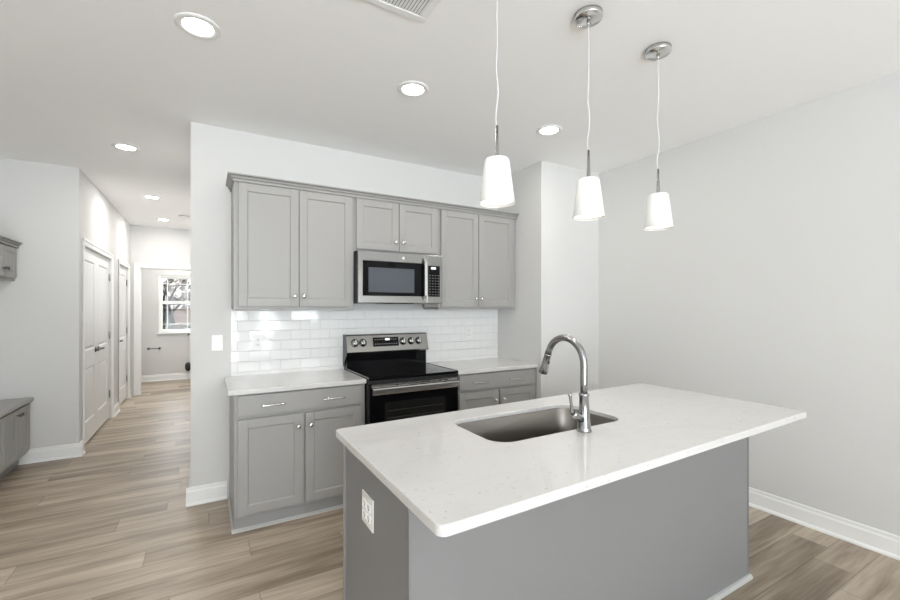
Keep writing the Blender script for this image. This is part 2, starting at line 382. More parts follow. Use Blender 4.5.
# moulded two-panel door leaf facing +x; y0..y1 across, handle at yh, hinges at yg
def door_leaf(n, y0, y1, z1, handle_y, lever_dir, hinge_y, label=None):
    xf = XH-0.022; xb = xf-0.035; z0 = 0.022; b = MB()
    st = 0.105; ir = 0.006
    pan = [(0.235, 0.80), (0.985, z1-0.12)]
    ya, yb = y0+st, y1-st
    b.box(xb, xf, y0, ya, z0, z1, 0.002); b.box(xb, xf, yb, y1, z0, z1, 0.002)
    b.box(xb, xf, ya, yb, z0, pan[0][0]); b.box(xb, xf, ya, yb, pan[0][1], pan[1][0]); b.box(xb, xf, ya, yb, pan[1][1], z1)
    for pz0, pz1 in pan:
        xm = xf-0.012; i = 0.028
        # sloped sticking down into the panel, then a raised field
        o4 = [(ya, pz0), (yb, pz0), (yb, pz1), (ya, pz1)]; i4 = [(ya+i*.6, pz0+i*.6), (yb-i*.6, pz0+i*.6), (yb-i*.6, pz1-i*.6), (ya+i*.6, pz1-i*.6)]
        j4 = [(ya+i*1.3, pz0+i*1.3), (yb-i*1.3, pz0+i*1.3), (yb-i*1.3, pz1-i*1.3), (ya+i*1.3, pz1-i*1.3)]
        for k in range(4):
            q = (k+1) % 4
            b.poly([(xf, *o4[k]), (xf, *o4[q]), (xm, *i4[q]), (xm, *i4[k])])
            b.poly([(xm, *i4[k]), (xm, *i4[q]), (xf-0.004, *j4[q]), (xf-0.004, *j4[k])])
        ga, gb = j4[0][0], j4[1][0]
        if pz1 > 1.2:       # plank-look tall panel
            nb = 3; wd = (gb-ga)/nb
            for k in range(nb):
                b.box(xm-0.008, xf-0.004, ga+k*wd+0.003, ga+(k+1)*wd-0.003, j4[0][1], j4[2][1], 0.002, 1)
            b.box(xm-0.01, xf-0.009, ga, gb, j4[0][1], j4[2][1])
        else: b.box(xm-0.008, xf-0.004, ga, gb, j4[0][1], j4[2][1])
    root = struct(b, f'door_{n}', M['door'])
    h = MB(); hz = 0.965
    rot = Matrix.Translation((xf, handle_y, hz)) @ Matrix.Rotation(PI/2, 4, 'Y')
    h.lathe([(0, 0), (0.031, 0), (0.031, 0.005), (0.026, 0.010), (0.011, 0.012), (0.010, 0.045), (0, 0.045)], 24, rot)
    h.tube([(xf+0.045, handle_y, hz), (xf+0.047, handle_y+lever_dir*0.03, hz+0.003), (xf+0.045, handle_y+lever_dir*0.07, hz), (xf+0.043, handle_y+lever_dir*0.115, hz-0.006)], [0.009, 0.0085, 0.0075, 0.006], 10)
    h.build('door_handle', M['bronze'], root)
    for hz in (0.33, 0.985+0.1, 1.83):
        q = MB(); q.box(xf+0.0005, xf+0.003, hinge_y-0.012, hinge_y+0.012, hz-0.045, hz+0.045, 0.001)
        q.tube([(xf+0.008, hinge_y, hz-0.047), (xf+0.008, hinge_y, hz+0.047)], 0.0065, 8)
        q.build('hinge', M['hinge'], root)
    return root
mid = (D1[0]+D1[1])/2
door_leaf(1, D1[0]+0.003, mid-0.002, DT-0.004, mid-0.065, -1, D1[0]+0.006)
door_leaf(2, mid+0.002, D1[1]-0.003, DT-0.004, mid+0.065, 1, D1[1]-0.006)
door_leaf(3, D2[0]+0.003, D2[1]-0.003, DT-0.004, D2[0]+0.07, 1, D2[1]-0.006)

# ------------------------------------------------------------------ cabinet building
CAB = M['cab']
def shaker(b, x0, x1, z0, z1, yb, t=0.02, fr=0.057):
    """five-piece door, back at yb, front towards -y"""
    yf = yb-t; pz = yf+0.009
    b.box(x0, x0+fr, yf, yb, z0, z1, 0.0018); b.box(x1-fr, x1, yf, yb, z0, z1, 0.0018)
    b.box(x0+fr, x1-fr, yf, yb, z0, z0+fr, 0.0018); b.box(x0+fr, x1-fr, yf, yb, z1-fr, z1, 0.0018)
    i = 0.006; a, c, e, h = x0+fr, x1-fr, z0+fr, z1-fr
    o4 = [(a, e), (c, e), (c, h), (a, h)]; i4 = [(a+i, e+i), (c-i, e+i), (c-i, h-i), (a+i, h-i)]
    for k in range(4):
        q = (k+1) % 4
        b.poly([(o4[k][0], yf+0.003, o4[k][1]), (o4[q][0], yf+0.003, o4[q][1]), (i4[q][0], pz, i4[q][1]), (i4[k][0], pz, i4[k][1])])
    b.box(a-0.002, c+0.002, pz, yb-0.001, e-0.002, h+0.002)
    return b
def knob(parent, x, y, z, m_=None):
    rot = Matrix.Translation((x, y, z)) @ Matrix.Rotation(PI/2, 4, 'X')
    b = MB(); b.lathe([(0, -0.001), (0.009, -0.001), (0.009, 0.002), (0.0055, 0.004), (0.0055, 0.013), (0.012, 0.016), (0.0155, 0.020), (0.0155, 0.024), (0.012, 0.028), (0, 0.029)], 24, rot)
    return b.build('knob', m_ or M['chrome'], parent)
def pull(parent, x, y, z, L=0.128):
    b = MB(); h = L/2
    b.tube([(x-h, y+0.001, z), (x-h, y-0.026, z)], 0.0045, 10); b.tube([(x+h, y+0.001, z), (x+h, y-0.026, z)], 0.0045, 10)
    b.tube([(x-h-0.012, y-0.026, z), (x-h, y-0.028, z), (x, y-0.031, z), (x+h, y-0.028, z), (x+h+0.012, y-0.026, z)], [0.0045, 0.0055, 0.005, 0.0055, 0.0045], 12)
    return b.build('handle', M['chrome'], parent)
def wall_cabinet(label, x0, x1, z0, z1, doors, D=0.305, name='wall_cabinet', loc=None, rz=0, group=None, kz=0.075, knobm=None):
    """doors: list of (xa, xb, za, zb, knob side)"""
    r = thing(name, label, 'cabinet', loc or (x0, 0, z0), rz, group)
    ox, oz = (x0, z0)
    MB().box(0, x1-x0, -D, -0.0005, 0, z1-z0, 0.0015).build('body', CAB, r)
    for xa, xb, za, zb, side in doors:
        d = shaker(MB(), xa-ox, xb-ox, za-oz, zb-oz, -D-0.0005).build('door', CAB, r)
        knob(d, (xb-ox-0.03) if side > 0 else (xa-ox+0.03), -D-0.0205, za-oz+kz, knobm)
    return r
UB, UT = 1.421, 2.322
DB, DTp = UB+0.024, 2.313
gU = None
wall_cabinet('tall grey two-door wall cabinet hanging by the light switch, over the two-outlet stretch of tile', 0.941, 1.796, UB, UT,
             [(0.971, 1.373, DB, DTp, 1), (1.378, 1.780, DB, DTp, -1)])
wall_cabinet('short grey two-door wall cabinet directly above the microwave', 1.797, 2.566, 1.888, UT,
             [(1.813, 2.178, 1.908, DTp, 1), (2.184, 2.548, 1.908, DTp, -1)])
wall_cabinet('tall grey two-door wall cabinet between the microwave and the projecting wall', 2.567, XS-0.001, UB, UT,
             [(2.587, 2.983, DB, DTp, 1), (2.989, 3.395, DB, DTp, -1)])
# crown along the three cabinets with a return to the wall
def sweep(path, prof, closed=False):
    """path: list of (x,y) with outward normals handled by mitres; prof: (out, z)"""
    b = MB(); n = len(path); rings = []
    for i in range(n):
        p = Vector(path[i])
        def nrm(a, c): d = (Vector(c)-Vector(a)).normalized(); return Vector((d.y, -d.x))
        if i == 0: m_ = nrm(path[0], path[1])
        elif i == n-1: m_ = nrm(path[-2], path[-1])
        else:
            a, c = nrm(path[i-1], path[i]), nrm(path[i], path[i+1]); m_ = (a+c)/(1+a.dot(c))
        rings.append([b.bm.verts.new((p.x+m_.x*o, p.y+m_.y*o, z)) for o, z in prof])
    k = len(prof)
    for a, c in zip(rings, rings[1:]):
        for j in range(k): b.bm.faces.new((a[j], a[(j+1) % k], c[(j+1) % k], c[j]))
    b.bm.faces.new(rings[0][::-1]); b.bm.faces.new(rings[-1])
    return b
def crown_prof(z): return [(0.0, z), (0.010, z), (0.010, z+0.008), (0.004, z+0.009), (0.008, z+0.018), (0.020, z+0.023), (0.020, z+0.029), (0.014, z+0.030), (0.020, z+0.037), (0.037, z+0.040), (0.037, z+0.048), (0.0, z+0.048)]
cp = [(o-0.0, z) for o, z in crown_prof(UT-0.008)]
b = sweep([(0.9405, -0.0005), (0.9405, -0.3255-0.001), (XS-0.001, -0.3255-0.001)], cp)
tagt(b.build('crown_molding', CAB), 'stepped grey crown molding along the top of the three kitchen wall cabinets', 'molding')

def base_cabinet(label, x0, x1, D, ztop, drawers, doors, group=None, shoe_left=True):
    r = thing('base_cabinet', label, 'cabinet', (x0, 0, 0), 0, group)
    W = x1-x0
    bd = MB(); bd.box(0, W, -D, -0.03, 0.092, ztop, 0.0015); pass
    bd.build('body', CAB, r)
    MB().box(0.0, W, -(D-0.016), -0.03, 0.0, 0.0915).build('toe_kick', M['cabdark'], r)  # toe board darkened to carry the shade under the doors
    sh = MB()
    sh.extr([(-(D-0.016)-0.0003, 0.0), (-(D-0.016)-0.016, 0.0), (-(D-0.016)-0.015, 0.008), (-(D-0.016)-0.0003, 0.02)], -0.012, W, 'x')
    if shoe_left: sh.extr([(-0.0003, 0), (-0.012, 0), (-0.011, 0.008), (-0.0003, 0.02)], -(D-0.016), -0.04, 'y')
    sh.build('toe_trim', mat_shoe, r)
    for xa, xb, za, zb, hs in drawers:
        d = MB().box(xa-x0, xb-x0, -D-0.0205, -D-0.0005, za, zb, 0.002).build('drawer_front', CAB, r)
        for hx in hs: pull(d, hx-x0, -D-0.0205, (za+zb)/2-0.005)
    for xa, xb, za, zb, side in doors:
        d = shaker(MB(), xa-x0, xb-x0, za, zb, -D-0.0005).build('door', CAB, r)
        knob(d, (xb-x0-0.035) if side > 0 else (xa-x0+0.035), -D-0.0205, zb-0.085)
    return r
mat_shoe = mat('shoe_grey', (0.46, 0.46, 0.45), 0.4)
BD = 0.606
base_cabinet('grey base cabinet with one wide drawer over two doors, beside the light switch wall', 0.928, 1.786, BD, 0.882,
             [(0.950, 1.757, 0.742, 0.872, (1.155, 1.551))], [(0.950, 1.350, 0.110, 0.720, 1), (1.362, 1.757, 0.110, 0.720, -1)])
base_cabinet('grey drawer-over-doors base cabinet between the stove and the projecting wall', 2.562, XS-0.001, BD, 0.882,
             [(2.592, 3.410, 0.742, 0.872, (2.79, 3.18))], [(2.592, 2.992, 0.110, 0.720, 1), (3.010, 3.410, 0.110, 0.720, -1)], shoe_left=False)
CD = 0.638; CT = 0.914
q = MB().box(0.893, 1.789, -CD, -0.0105, 0.8825, CT, 0.004, 3).build('countertop', M['quartz']); tagt(q, 'white quartz countertop slab beside the light switch, left of the stove', 'countertop')
q = MB().box(2.559, XS-0.001, -CD, -0.0105, 0.8825, CT, 0.004, 3).build('countertop', M['quartz']); tagt(q, 'white quartz countertop slab between the stove and the projecting wall', 'countertop')
q = MB().box(0.940, XS-0.001, -0.010, -0.0003, 0.885, UB-0.0005).build('tile_backsplash', M['tile']); tagt(q, 'glossy white subway tile backsplash between counters and wall cabinets', 'backsplash')

# outlets and switches (plates facing -y at local origin)
def duplex(label, loc, rz=0, w_=0.072, h_=0.116, kind='outlet', gang=1):
    w_ += 0.046*(gang-1)
    r = thing('wall_outlet' if kind == 'outlet' else 'light_switch', label, kind if kind == 'outlet' else 'switch', loc, rz)
    MB().box(-w_/2, w_/2, -0.006, 0, -h_/2, h_/2, 0.0025).build('cover_plate', M['plate'], r)
    if kind == 'outlet':
        for gx in ((0.0,) if gang == 1 else (-0.023, 0.023)):
            for s in (-1, 1):
                k = MB().box(gx-0.017, gx+0.017, -0.008, -0.006, s*0.020-0.0145, s*0.020+0.0145, 0.004).build('socket', M['plate'], r)
                e = MB(); e.box(gx-0.008, gx-0.0055, -0.0083, -0.0078, s*0.020-0.003, s*0.020+0.006); e.box(gx+0.0055, gx+0.008, -0.0083, -0.0078, s*0.020-0.002, s*0.020+0.005)
                e.lathe([(0, 0), (0.0028, 0), (0.0028, 0.0005), (0, 0.0005)], 10, Matrix.Translation((gx, -0.0078, s*0.020-0.008)) @ Matrix.Rotation(PI/2, 4, 'X')); e.build('slots', M['slot'], k)
    else:
        for xx in ((-0.0,) if w_ < 0.1 else (-0.023, 0.023)):
            b = MB().box(xx-0.0165, xx+0.0165, -0.0075, -0.006, -0.033, 0.033, 0.001); b.poly([(xx-0.014, -0.011, -0.030), (xx+0.014, -0.011, -0.030), (xx+0.014, -0.0078, 0.030), (xx-0.014, -0.0078, 0.030)])
            b.box(xx-0.014, xx+0.014, -0.010, -0.0075, -0.030, 0.0, 0.001)
            b.build('rocker', M['plate'], r)
    return r
duplex('white wall outlet in the tile over the counter between switch and stove', (1.125, -0.0103, 1.168))
duplex('white wall outlet in the tile to the side of the stove near the projecting wall', (3.074, -0.0103, 1.188))
duplex('white light switch on the plain wall beside the wall cabinets', (0.848, -0.0003, 1.172), kind='switch')

# ------------------------------------------------------------------ stove
RX, RW = 1.796, 0.758
r = thing('stove', 'stainless electric range with black glass cooktop and black oven door between the counters', 'stove', (RX, 0, 0))
b = MB(); b.box(0, RW, -0.635, -0.015, 0.06, 0.900, 0.003); b.box(0.02, RW-0.02, -0.60, -0.03, 0.0, 0.06)
b.build('body', M['black'], r)
b = MB(); b.box(-0.002, RW+0.002, -0.668, -0.10, 0.9005, 0.922, 0.004, 2)
ct = b.build('cooktop', M['glassblack'], r)
ringm = mat('burner_marking', (0.10, 0.10, 0.10), 0.15)
for bx, by, br_ in ((0.20, -0.50, 0.105), (0.56, -0.50, 0.085), (0.20, -0.235, 0.075), (0.56, -0.235, 0.105), (0.38, -0.19, 0.05)):
    b = MB()
    for rr in (br_, br_*0.62): b.lathe([(rr-0.0015, 0), (rr+0.0015, 0)], 48, Matrix.Translation((bx, by, 0.9224)))
    b.build('burner_ring', ringm, ct)
for xx in (-0.0025, RW-0.0015): MB().box(xx, xx+0.004, -0.668, -0.10, 0.9222, 0.9262, 0.001).build('cooktop_trim', M['steel'], ct)
# backguard: black lower riser, slanted stainless console
MB().extr([(-0.015, 0.9005), (-0.100, 0.9005), (-0.098, 1.0475), (-0.015, 1.0475)], 0.006, RW-0.006, 'x').build('riser', M['glassblack'], r)
prof = [(-0.015, 1.048), (-0.128, 1.048), (-0.132, 1.060), (-0.096, 1.196), (-0.086, 1.204), (-0.015, 1.204)]
bg_ = MB().extr(prof, -0.002, RW+0.002, 'x').build('control_console', M['mwsteel'], r)
b = MB().extr([(-0.0155, 0.925), (-0.1315, 1.0460), (-0.134, 1.060), (-0.098, 1.198), (-0.086, 1.206), (-0.0155, 1.206)], -0.004, -0.002, 'x'); b.build('end_cap', M['black'], bg_)
sl = Vector((0, 0.036, 0.136)).normalized(); nn = Vector((0, -sl.z, sl.y))       # along slope (up), outward normal
base = Vector((0, -0.132, 1.060))
def on_slope(x, u, d=0.0): return Vector((x, 0, 0)) + base + sl*u + nn*d
SM = Matrix(((1, 0, 0), (0, sl.y, nn.y), (0, sl.z, nn.z))).to_4x4()      # local x, u, normal
def slope_mtx(x, u): p = on_slope(x, u); return Matrix.Translation(p) @ SM
def sbox(b, x0, x1, u0, u1, d0, d1, bev=0.0, mi=0):
    t2 = MB().box(x0, x1, u0, u1, d0, d1, bev); t2.bm.verts.ensure_lookup_table(); b.merge(t2.bm, mi, Matrix.Translation(base) @ SM)
b = MB(); sbox(b, 0.232, 0.470, 0.040, 0.120, 0.0003, 0.003, 0.001)
dp = b.build('display_panel', M['glassblack'], bg_)
b = MB(); sbox(b, 0.345, 0.385, 0.092, 0.110, 0.0031, 0.0036); b.build('clock_display', M['display'], bg_)
b = MB()
for k in range(10):
    xx = 0.246+k*0.0215
    for uu in (0.057, 0.097):
        if uu > 0.08 and 0.335 < xx < 0.39: continue
        sbox(b, xx, xx+0.012, uu, uu+0.007, 0.0031, 0.0035)
b.build('button_print', M['legend'], bg_)
for kx in (0.070, 0.140, 0.512, 0.592, 0.668):
    b = MB(); mt = slope_mtx(kx, 0.078)
    b.lathe([(0, 0.0003), (0.0305, 0.0003), (0.0305, 0.003), (0.027, 0.004), (0.024, 0.020), (0.021, 0.024), (0, 0.024)], 28, mt)
    t2 = MB().box(-0.006, 0.006, -0.021, 0.021, 0.0242, 0.036, 0.003); b.merge(t2.bm, 1, mt)
    t2 = MB().lathe([(0.031, 0.0003), (0.0345, 0.0003), (0.0345, 0.0012), (0.031, 0.0012)], 28); b.merge(t2.bm, 2, mt)
    b.build('knob', [M['nickel'], M['chrome'], M['black']], bg_)
# oven door with wide handle
od = MB().box(0.003, RW-0.003, -0.672, -0.6355, 0.235, 0.876, 0.004).build('oven_door', M['glassblack'], r)
b = MB(); b.box(0.12, RW-0.12, -0.6735, -0.6722, 0.40, 0.735, 0.0005); ow = b.build('oven_window', M['ovenglass'], od)
rk = MB()
for k in range(5): rk.box(0.14, RW-0.14, -0.6742, -0.6736, 0.45+k*0.055, 0.4525+k*0.055)
rk.build('oven_rack', mat('oven_rack_grey', (0.05, 0.05, 0.045), 0.3), od)  # thin grey bars for the racks in the oven window
b = MB(); b.extr([(-0.690, 0.800), (-0.712, 0.802), (-0.718, 0.812), (-0.718, 0.842), (-0.712, 0.850), (-0.690, 0.848)], 0.018, RW-0.018, 'x')
for xx in (0.03, RW-0.055): b.box(xx, xx+0.025, -0.691, -0.6722, 0.806, 0.844, 0.002)
b.build('oven_handle', M['steel'], od)
b = MB(); b.box(0.0, RW, -0.6715, -0.6355, 0.8775, 0.8995, 0.002); vt = b.build('vent_strip', M['black'], r)
b = MB(); b.extr([(-0.6723, 0.852), (-0.684, 0.852), (-0.684, 0.872), (-0.6723, 0.876)], 0.018, RW-0.018, 'x'); tr_ = b.build('door_top_trim', M['steel'], od)
b = MB()
for k in range(9): MB().box(0.20+k*0.052, 0.232+k*0.052, -0.6845, -0.6838, 0.858, 0.866).build('vent_slot', M['black'], od)
MB().box(0.003, RW-0.003, -0.668, -0.6355, 0.065, 0.228, 0.004).build('storage_drawer', M['steel'], r)

# ------------------------------------------------------------------ microwave
MX, MW, MZ0, MZ1, MD = 1.800, 0.755, 1.472, 1.8865, 0.375
r = thing('microwave', 'stainless over-the-range microwave with black window under the short wall cabinet', 'microwave', (MX, 0, MZ0))
H = MZ1-MZ0
b = MB(); b.box(0, MW, -MD, -0.0105, 0, H, 0.002); b.build('body', M['black'], r)
yf = -MD-0.0305
dw = 0.598
b = MB(); yb_ = -MD-0.0003
b.box(0.002, dw, yf, yb_, 0.001, 0.060, 0.0035); b.box(0.002, dw, yf, yb_, H-0.080, H-0.002, 0.0035)
b.box(0.002, 0.038, yf, yb_, 0.056, H-0.076, 0.001); b.box(dw-0.012, dw, yf, yb_, 0.056, H-0.076, 0.001)
dr = b.build('door', M['mwsteel'], r)
MB().box(0.0382, dw-0.0122, yf+0.001, yb_, 0.0602, H-0.0802, 0.001).build('door_glass', M['glassblack'], dr)
MB().box(0.085, dw-0.115, yf+0.0002, yf+0.0009, 0.088, H-0.130, 0.0003).build('window_mesh', M['mwglass'], dr)
b = MB(); n_ = 16; A = []
for k in range(n_+1):
    z = 0.022+(H-0.050)*k/n_; bow = 0.030*min(1.0, math.sin(PI*k/n_)*3)+0.002
    A.append([b.bm.verts.new(p) for p in ((dw-0.036, yf-bow+0.006, z), (dw-0.032, yf-bow-0.003, z), (dw-0.014, yf-bow-0.003, z), (dw-0.010, yf-bow+0.006, z))])
for p, q_ in zip(A, A[1:]):
    for k in range(4): b.bm.faces.new((p[k], p[(k+1) % 4], q_[(k+1) % 4], q_[k]))
b.bm.faces.new(A[0]); b.bm.faces.new(A[-1])
b.build('door_handle', M['chrome'], dr)
b = MB(); b.lathe([(0, 0), (0.0135, 0), (0.0135, 0.0012), (0.011, 0.0016), (0, 0.0016)], 28, Matrix.Translation((0.385, yf, H-0.042)) @ Matrix.Rotation(PI/2, 4, 'X'))
em = b.build('round_emblem', mat('emblem_silver', (0.62, 0.62, 0.62), 0.45, 0.3), dr)
b = MB(); b.box(dw+0.002, MW-0.002, yf, yb_, 0.001, H-0.002, 0.0035); cp_ = b.build('control_panel', M['mwsteel'], r)
kp = MB().box(dw+0.014, MW-0.030, yf-0.0012, yf-0.0002, 0.058, H-0.092, 0.0004).build('keypad', M['glassblack'], cp_)
MB().box(dw+0.042, dw+0.088, yf-0.0018, yf-0.0013, H-0.122, H-0.104).build('clock_display', M['display'], cp_)
b = MB()
for i in range(4):
    for j in range(9):
        if j < 8: b.box(dw+0.026+i*0.027, dw+0.037+i*0.027, yf-0.0017, yf-0.0013, 0.072+j*0.0235, 0.078+j*0.0235)
b.build('button_print', M['legend'], cp_)
b = MB(); b.box(0.20, 0.48, -MD-0.02, -0.25, -0.005, -0.0003, 0.001); b.build('underside_lamp_cover', M['black'], r)
b = MB(); b.box(0.60, 0.735, -MD+0.01, -MD+0.06, -0.034, -0.0003, 0.002); b.build('underside_bracket', mat('bracket_grey', (0.22, 0.21, 0.20), 0.4), r)  # grey bracket under the microwave

# ------------------------------------------------------------------ island
IX0, IX1, IY0, IY1 = 1.250, 3.385, -2.732, -1.797       # worktop
BX0, BX1, BY0, BY1 = 1.294, 3.262, -2.462, -1.795       # body
def rrect(x0, x1, y0, y1, rad, seg=8):
    out = []
    for cx, cy, a0 in ((x1-rad, y1-rad, 0), (x0+rad, y1-rad, PI/2), (x0+rad, y0+rad, PI), (x1-rad, y0+rad, 1.5*PI)):
        for k in range(seg+1): a = a0+k*PI/2/seg; out.append((cx+rad*math.cos(a), cy+rad*math.sin(a)))
    return out
SX0, SX1, SY0, SY1, SR = 1.733, 2.470, -2.315, -1.935, 0.085
b = MB(); sg = 8; e = 0.004
outer = lambda d, z: [b.bm.verts.new((x, y, z)) for x, y in rrect(IX0+d, IX1-d, IY0+d, IY1-d, 0.024, sg)]
inner = lambda d, z: [b.bm.verts.new((x, y, z)) for x, y in rrect(SX0-d, SX1+d, SY0-d, SY1+d, SR+d, sg)]
SK = 0.055/(IX1-IX0)     # the slab runs very slightly off the body
outer = lambda d, z: [b.bm.verts.new((x, y+SK*(x-IX0), z)) for x, y in rrect(IX0+d, IX1-d, IY0+d, IY1-d, 0.024, sg)]
L = [outer(e, 0.8825), outer(0, 0.8825+e), outer(0, CT-e), outer(e*.3, CT-e*.3), outer(e, CT), inner(e*.5, CT), inner(0, CT-e*.5), inner(0, 0.897), inner(0.03, 0.897), inner(0.03, 0.8825)]
L.append(L[0])
for A, B_ in zip(L, L[1:]):
    k = len(A)
    for i in range(k): f = b.bm.faces.new((A[i], A[(i+1) % k], B_[(i+1) % k], B_[i]))
q = b.build('island_countertop', M['quartz']); tagt(q, 'large white quartz island countertop with rounded corners and a sink cutout', 'countertop')
r = thing('kitchen_island', 'grey panelled kitchen island base under the large white worktop', 'island', (BX0, BY0, 0))
W, Dp = BX1-BX0, BY1-BY0; ISLM = mat('island_grey', (0.225, 0.225, 0.226), 0.42, spec=0.4)
MB().box(0, 0.018, 0.019, Dp, 0.0, 0.882, 0.001).build('side_panel', ISLM, r)
MB().box(W-0.018, W, 0.019, Dp, 0.0, 0.882, 0.001).build('side_panel', ISLM, r)
MB().box(0.0, W, 0.0, 0.0185, 0.0, 0.882, 0.001).build('rear_panel', ISLM, r)
b = MB(); b.box(W-0.002, W+0.004, -0.004, 0.020, 0.022, 0.8815, 0.001); b.build('corner_bead', ISLM, r)
b = MB(); b.box(-0.004, 0.012, -0.0025, -0.0002, 0.02, 0.8815, 0.0005); b.box(-0.003, -0.0002, -0.0025, 0.010, 0.02, 0.8815, 0.0005); b.build('corner_bead', ISLM, r)
b = MB(); b.box(-0.005, -0.0003, Dp-0.02, Dp+0.006, 0.0, 0.8815, 0.001); b.build('edge_trim', M['cabdark'], r)
b = MB(); b.box(0.02, W-0.02, Dp-0.02, Dp-0.001, 0.10, 0.882); b.box(0.02, W-0.02, Dp-0.075, Dp-0.06, 0.0, 0.10); b.box(0.02, W-0.02, 0.02, Dp-0.02, 0.10, 0.118)
b.build('face_frame', ISLM, r)
b = MB(); p_ = [(0, 0), (0.018, 0), (0.017, 0.008), (0.010, 0.018), (0, 0.020)]
b.extr([(-u-0.0003, v) for u, v in p_], -0.018, W+0.018, 'x'); b.extr([(-u-0.0003, v) for u, v in p_], 0.0, Dp, 'y'); b.extr([(W+u+0.0045, v) for u, v in p_], 0.0, Dp, 'y')
b.build('shoe_molding', mat_shoe, r)
# kitchen-side doors of the island
for xa, xb in ((0.04, 0.43), (0.44, 0.83), (0.84, 1.23), (1.58, 1.95)):
    b = shaker(MB(), -xb, -xa, 0.11, 0.87, 0.0); d = b.build('door', ISLM, r); d.location = (0, Dp, 0); d.rotation_euler = (0, 0, PI)
    knob(d, -xa-0.03 if xa > 1 else -xb+0.03, -0.02, 0.79)
q = duplex('white wall outlet on the side panel of the kitchen island', (BX0-0.0003, -2.105, 0.684), -PI/2, gang=2)

# sink (undermount bowl)
b = MB(); rings = []
def ring(d, z, rad): rings.append([b.bm.verts.new((x, y, z)) for x, y in rrect(SX0-d, SX1+d, SY0-d, SY1+d, rad, 10)])
ring(0.024, 0.8965, SR+0.022); ring(0.0, 0.8965, SR); ring(-0.003, 0.892, SR); ring(-0.007, 0.72, SR); ring(-0.012, 0.70, SR-0.004); ring(-0.022, 0.685, SR-0.012); ring(-0.04, 0.68, SR-0.03)
for A, B_ in zip(rings, rings[1:]):
    k = len(A)
    for i in range(k): f = b.bm.faces.new((A[i], A[(i+1) % k], B_[(i+1) % k], B_[i])); f.smooth = True
b.bm.faces.new(rings[-1])
o = b.build('sink', M['sink']); tagt(o, 'deep stainless undermount sink bowl set into the island', 'sink')
sol = o.modifiers.new('thickness', 'SOLIDIFY'); sol.thickness = 0.002; sol.offset = -1
b = MB().lathe([(0, 0.0), (0.018, 0.0), (0.02, -0.001), (0.040, 0.0015), (0.044, 0.0005), (0.044, 0.0), (0, 0.0)], 32, Matrix.Translation(((SX0+SX1)/2, (SY0+SY1)/2+0.05, 0.6815)))
b.build('drain', M['chrome'], o)

# faucet
FX, FY = 2.151, -2.352
r = thing('faucet', 'brushed nickel gooseneck pull-down faucet standing on the island behind the sink', 'faucet', (FX, FY, CT+0.0002))
b = MB(); b.lathe([(0, 0), (0.031, 0), (0.031, 0.006), (0.028, 0.011), (0.0285, 0.020), (0.0245, 0.06), (0.0215, 0.10), (0.0195, 0.145), (0.021, 0.147), (0.022, 0.152), (0.021, 0.158), (0.018, 0.160), (0, 0.160)], 36); b.build('base', M['nickel'], r)
zc, R_ = 0.277, 0.109; pts = [(0, 0, 0.158), (0, 0, 0.20), (0, 0, 0.25)]
for k in range(0, 15):
    a = PI - k*PI*0.92/14
    pts.append((0, R_+R_*math.cos(a), zc+R_*math.sin(a)))
b = MB().tube(pts, 0.0152, 18); b.build('spout', M['nickel'], r)
e0 = Vector(pts[-1]); dv = (Vector(pts[-1])-Vector(pts[-2])).normalized()
b = MB(); b.tube([e0-dv*0.002, e0+dv*0.004, e0+dv*0.006, e0+dv*0.05, e0+dv*0.092, e0+dv*0.097], [0.0165, 0.0172, 0.016, 0.0178, 0.022, 0.0205], 20)
hd = b.build('spray_head', M['nickel'], r)
b = MB(); bp = e0+dv*0.035+Vector((0, -1, 0))*0.014; b.box(-0.005, 0.005, bp.y-0.004, bp.y+0.003, bp.z-0.014, bp.z+0.014, 0.002); b.build('spray_button', M['black'], hd)
b = MB(); b.tube([(-0.008, -0.001, 0.048), (-0.060, -0.003, 0.078), (-0.072, -0.004, 0.085)], [0.018, 0.0175, 0.0155], 18); b.build('handle_hub', M['nickel'], r)
b = MB(); b.tube([(-0.066, -0.004, 0.083), (-0.077, -0.005, 0.10), (-0.080, -0.005, 0.125), (-0.086, -0.006, 0.155), (-0.088, -0.006, 0.164), (-0.089, -0.006, 0.168)], [0.012, 0.0075, 0.0055, 0.0065, 0.0095, 0.007], 14); b.build('lever', M['nickel'], r)

# ------------------------------------------------------------------ ceiling fixtures
def lamp(name, loc, watts, radius, parent, spread=PI, col=(1, 0.95, 0.88)):
    l = bpy.data.lights.new(name, 'AREA'); l.shape = 'DISK'; l.size = radius*2; l.energy = watts; l.color = col; l.spread = spread
    o = bpy.data.objects.new(name, l); C.objects.link(o); o.location = loc; o.parent = parent; return o
def recessed(label, x, y, first=[None], boost=1.0):
    if first[0] is None:
        r = thing('recessed_light', label, 'ceiling light', (x, y, ZC), 0, None)
        MB().lathe([(0.066, -0.0003), (0.098, -0.0003), (0.098, -0.003), (0.090, -0.007), (0.070, -0.008), (0.066, -0.004)], 48).build('trim_ring', M['trim'], r)
        MB().lathe([(0, -0.0045), (0.040, -0.0045), (0.0655, -0.003)], 40).build('lens', M['lens'], r)
        lamp('lamp', (0, 0, -0.011), P_CAN, 0.062, r)
        first[0] = r
    else:
        r = copy_tree(first[0]); r.location = (x, y, ZC); r['label'] = label
        if boost != 1.0:
            for q in C.objects:
                if q.parent == r and q.type == 'LIGHT': q.data = q.data.copy(); q.data.energy = P_CAN*boost; q.data.color = (1, 0.97, 0.94)
    r['group'] = 'recessed ceiling lights'
    return r
recessed('round recessed ceiling light over the open floor before the wall end, biggest in view', 0.741, -1.239)
recessed('round recessed ceiling light in front of the short wall cabinet, over the stove aisle', 1.885, -1.229)
recessed('round recessed ceiling light beside the projecting wall corner, between two pendants', 3.038, -1.203)
recessed('round recessed ceiling light at the hall entrance above the closet block corner', 0.193, 0.839, boost=1.5)
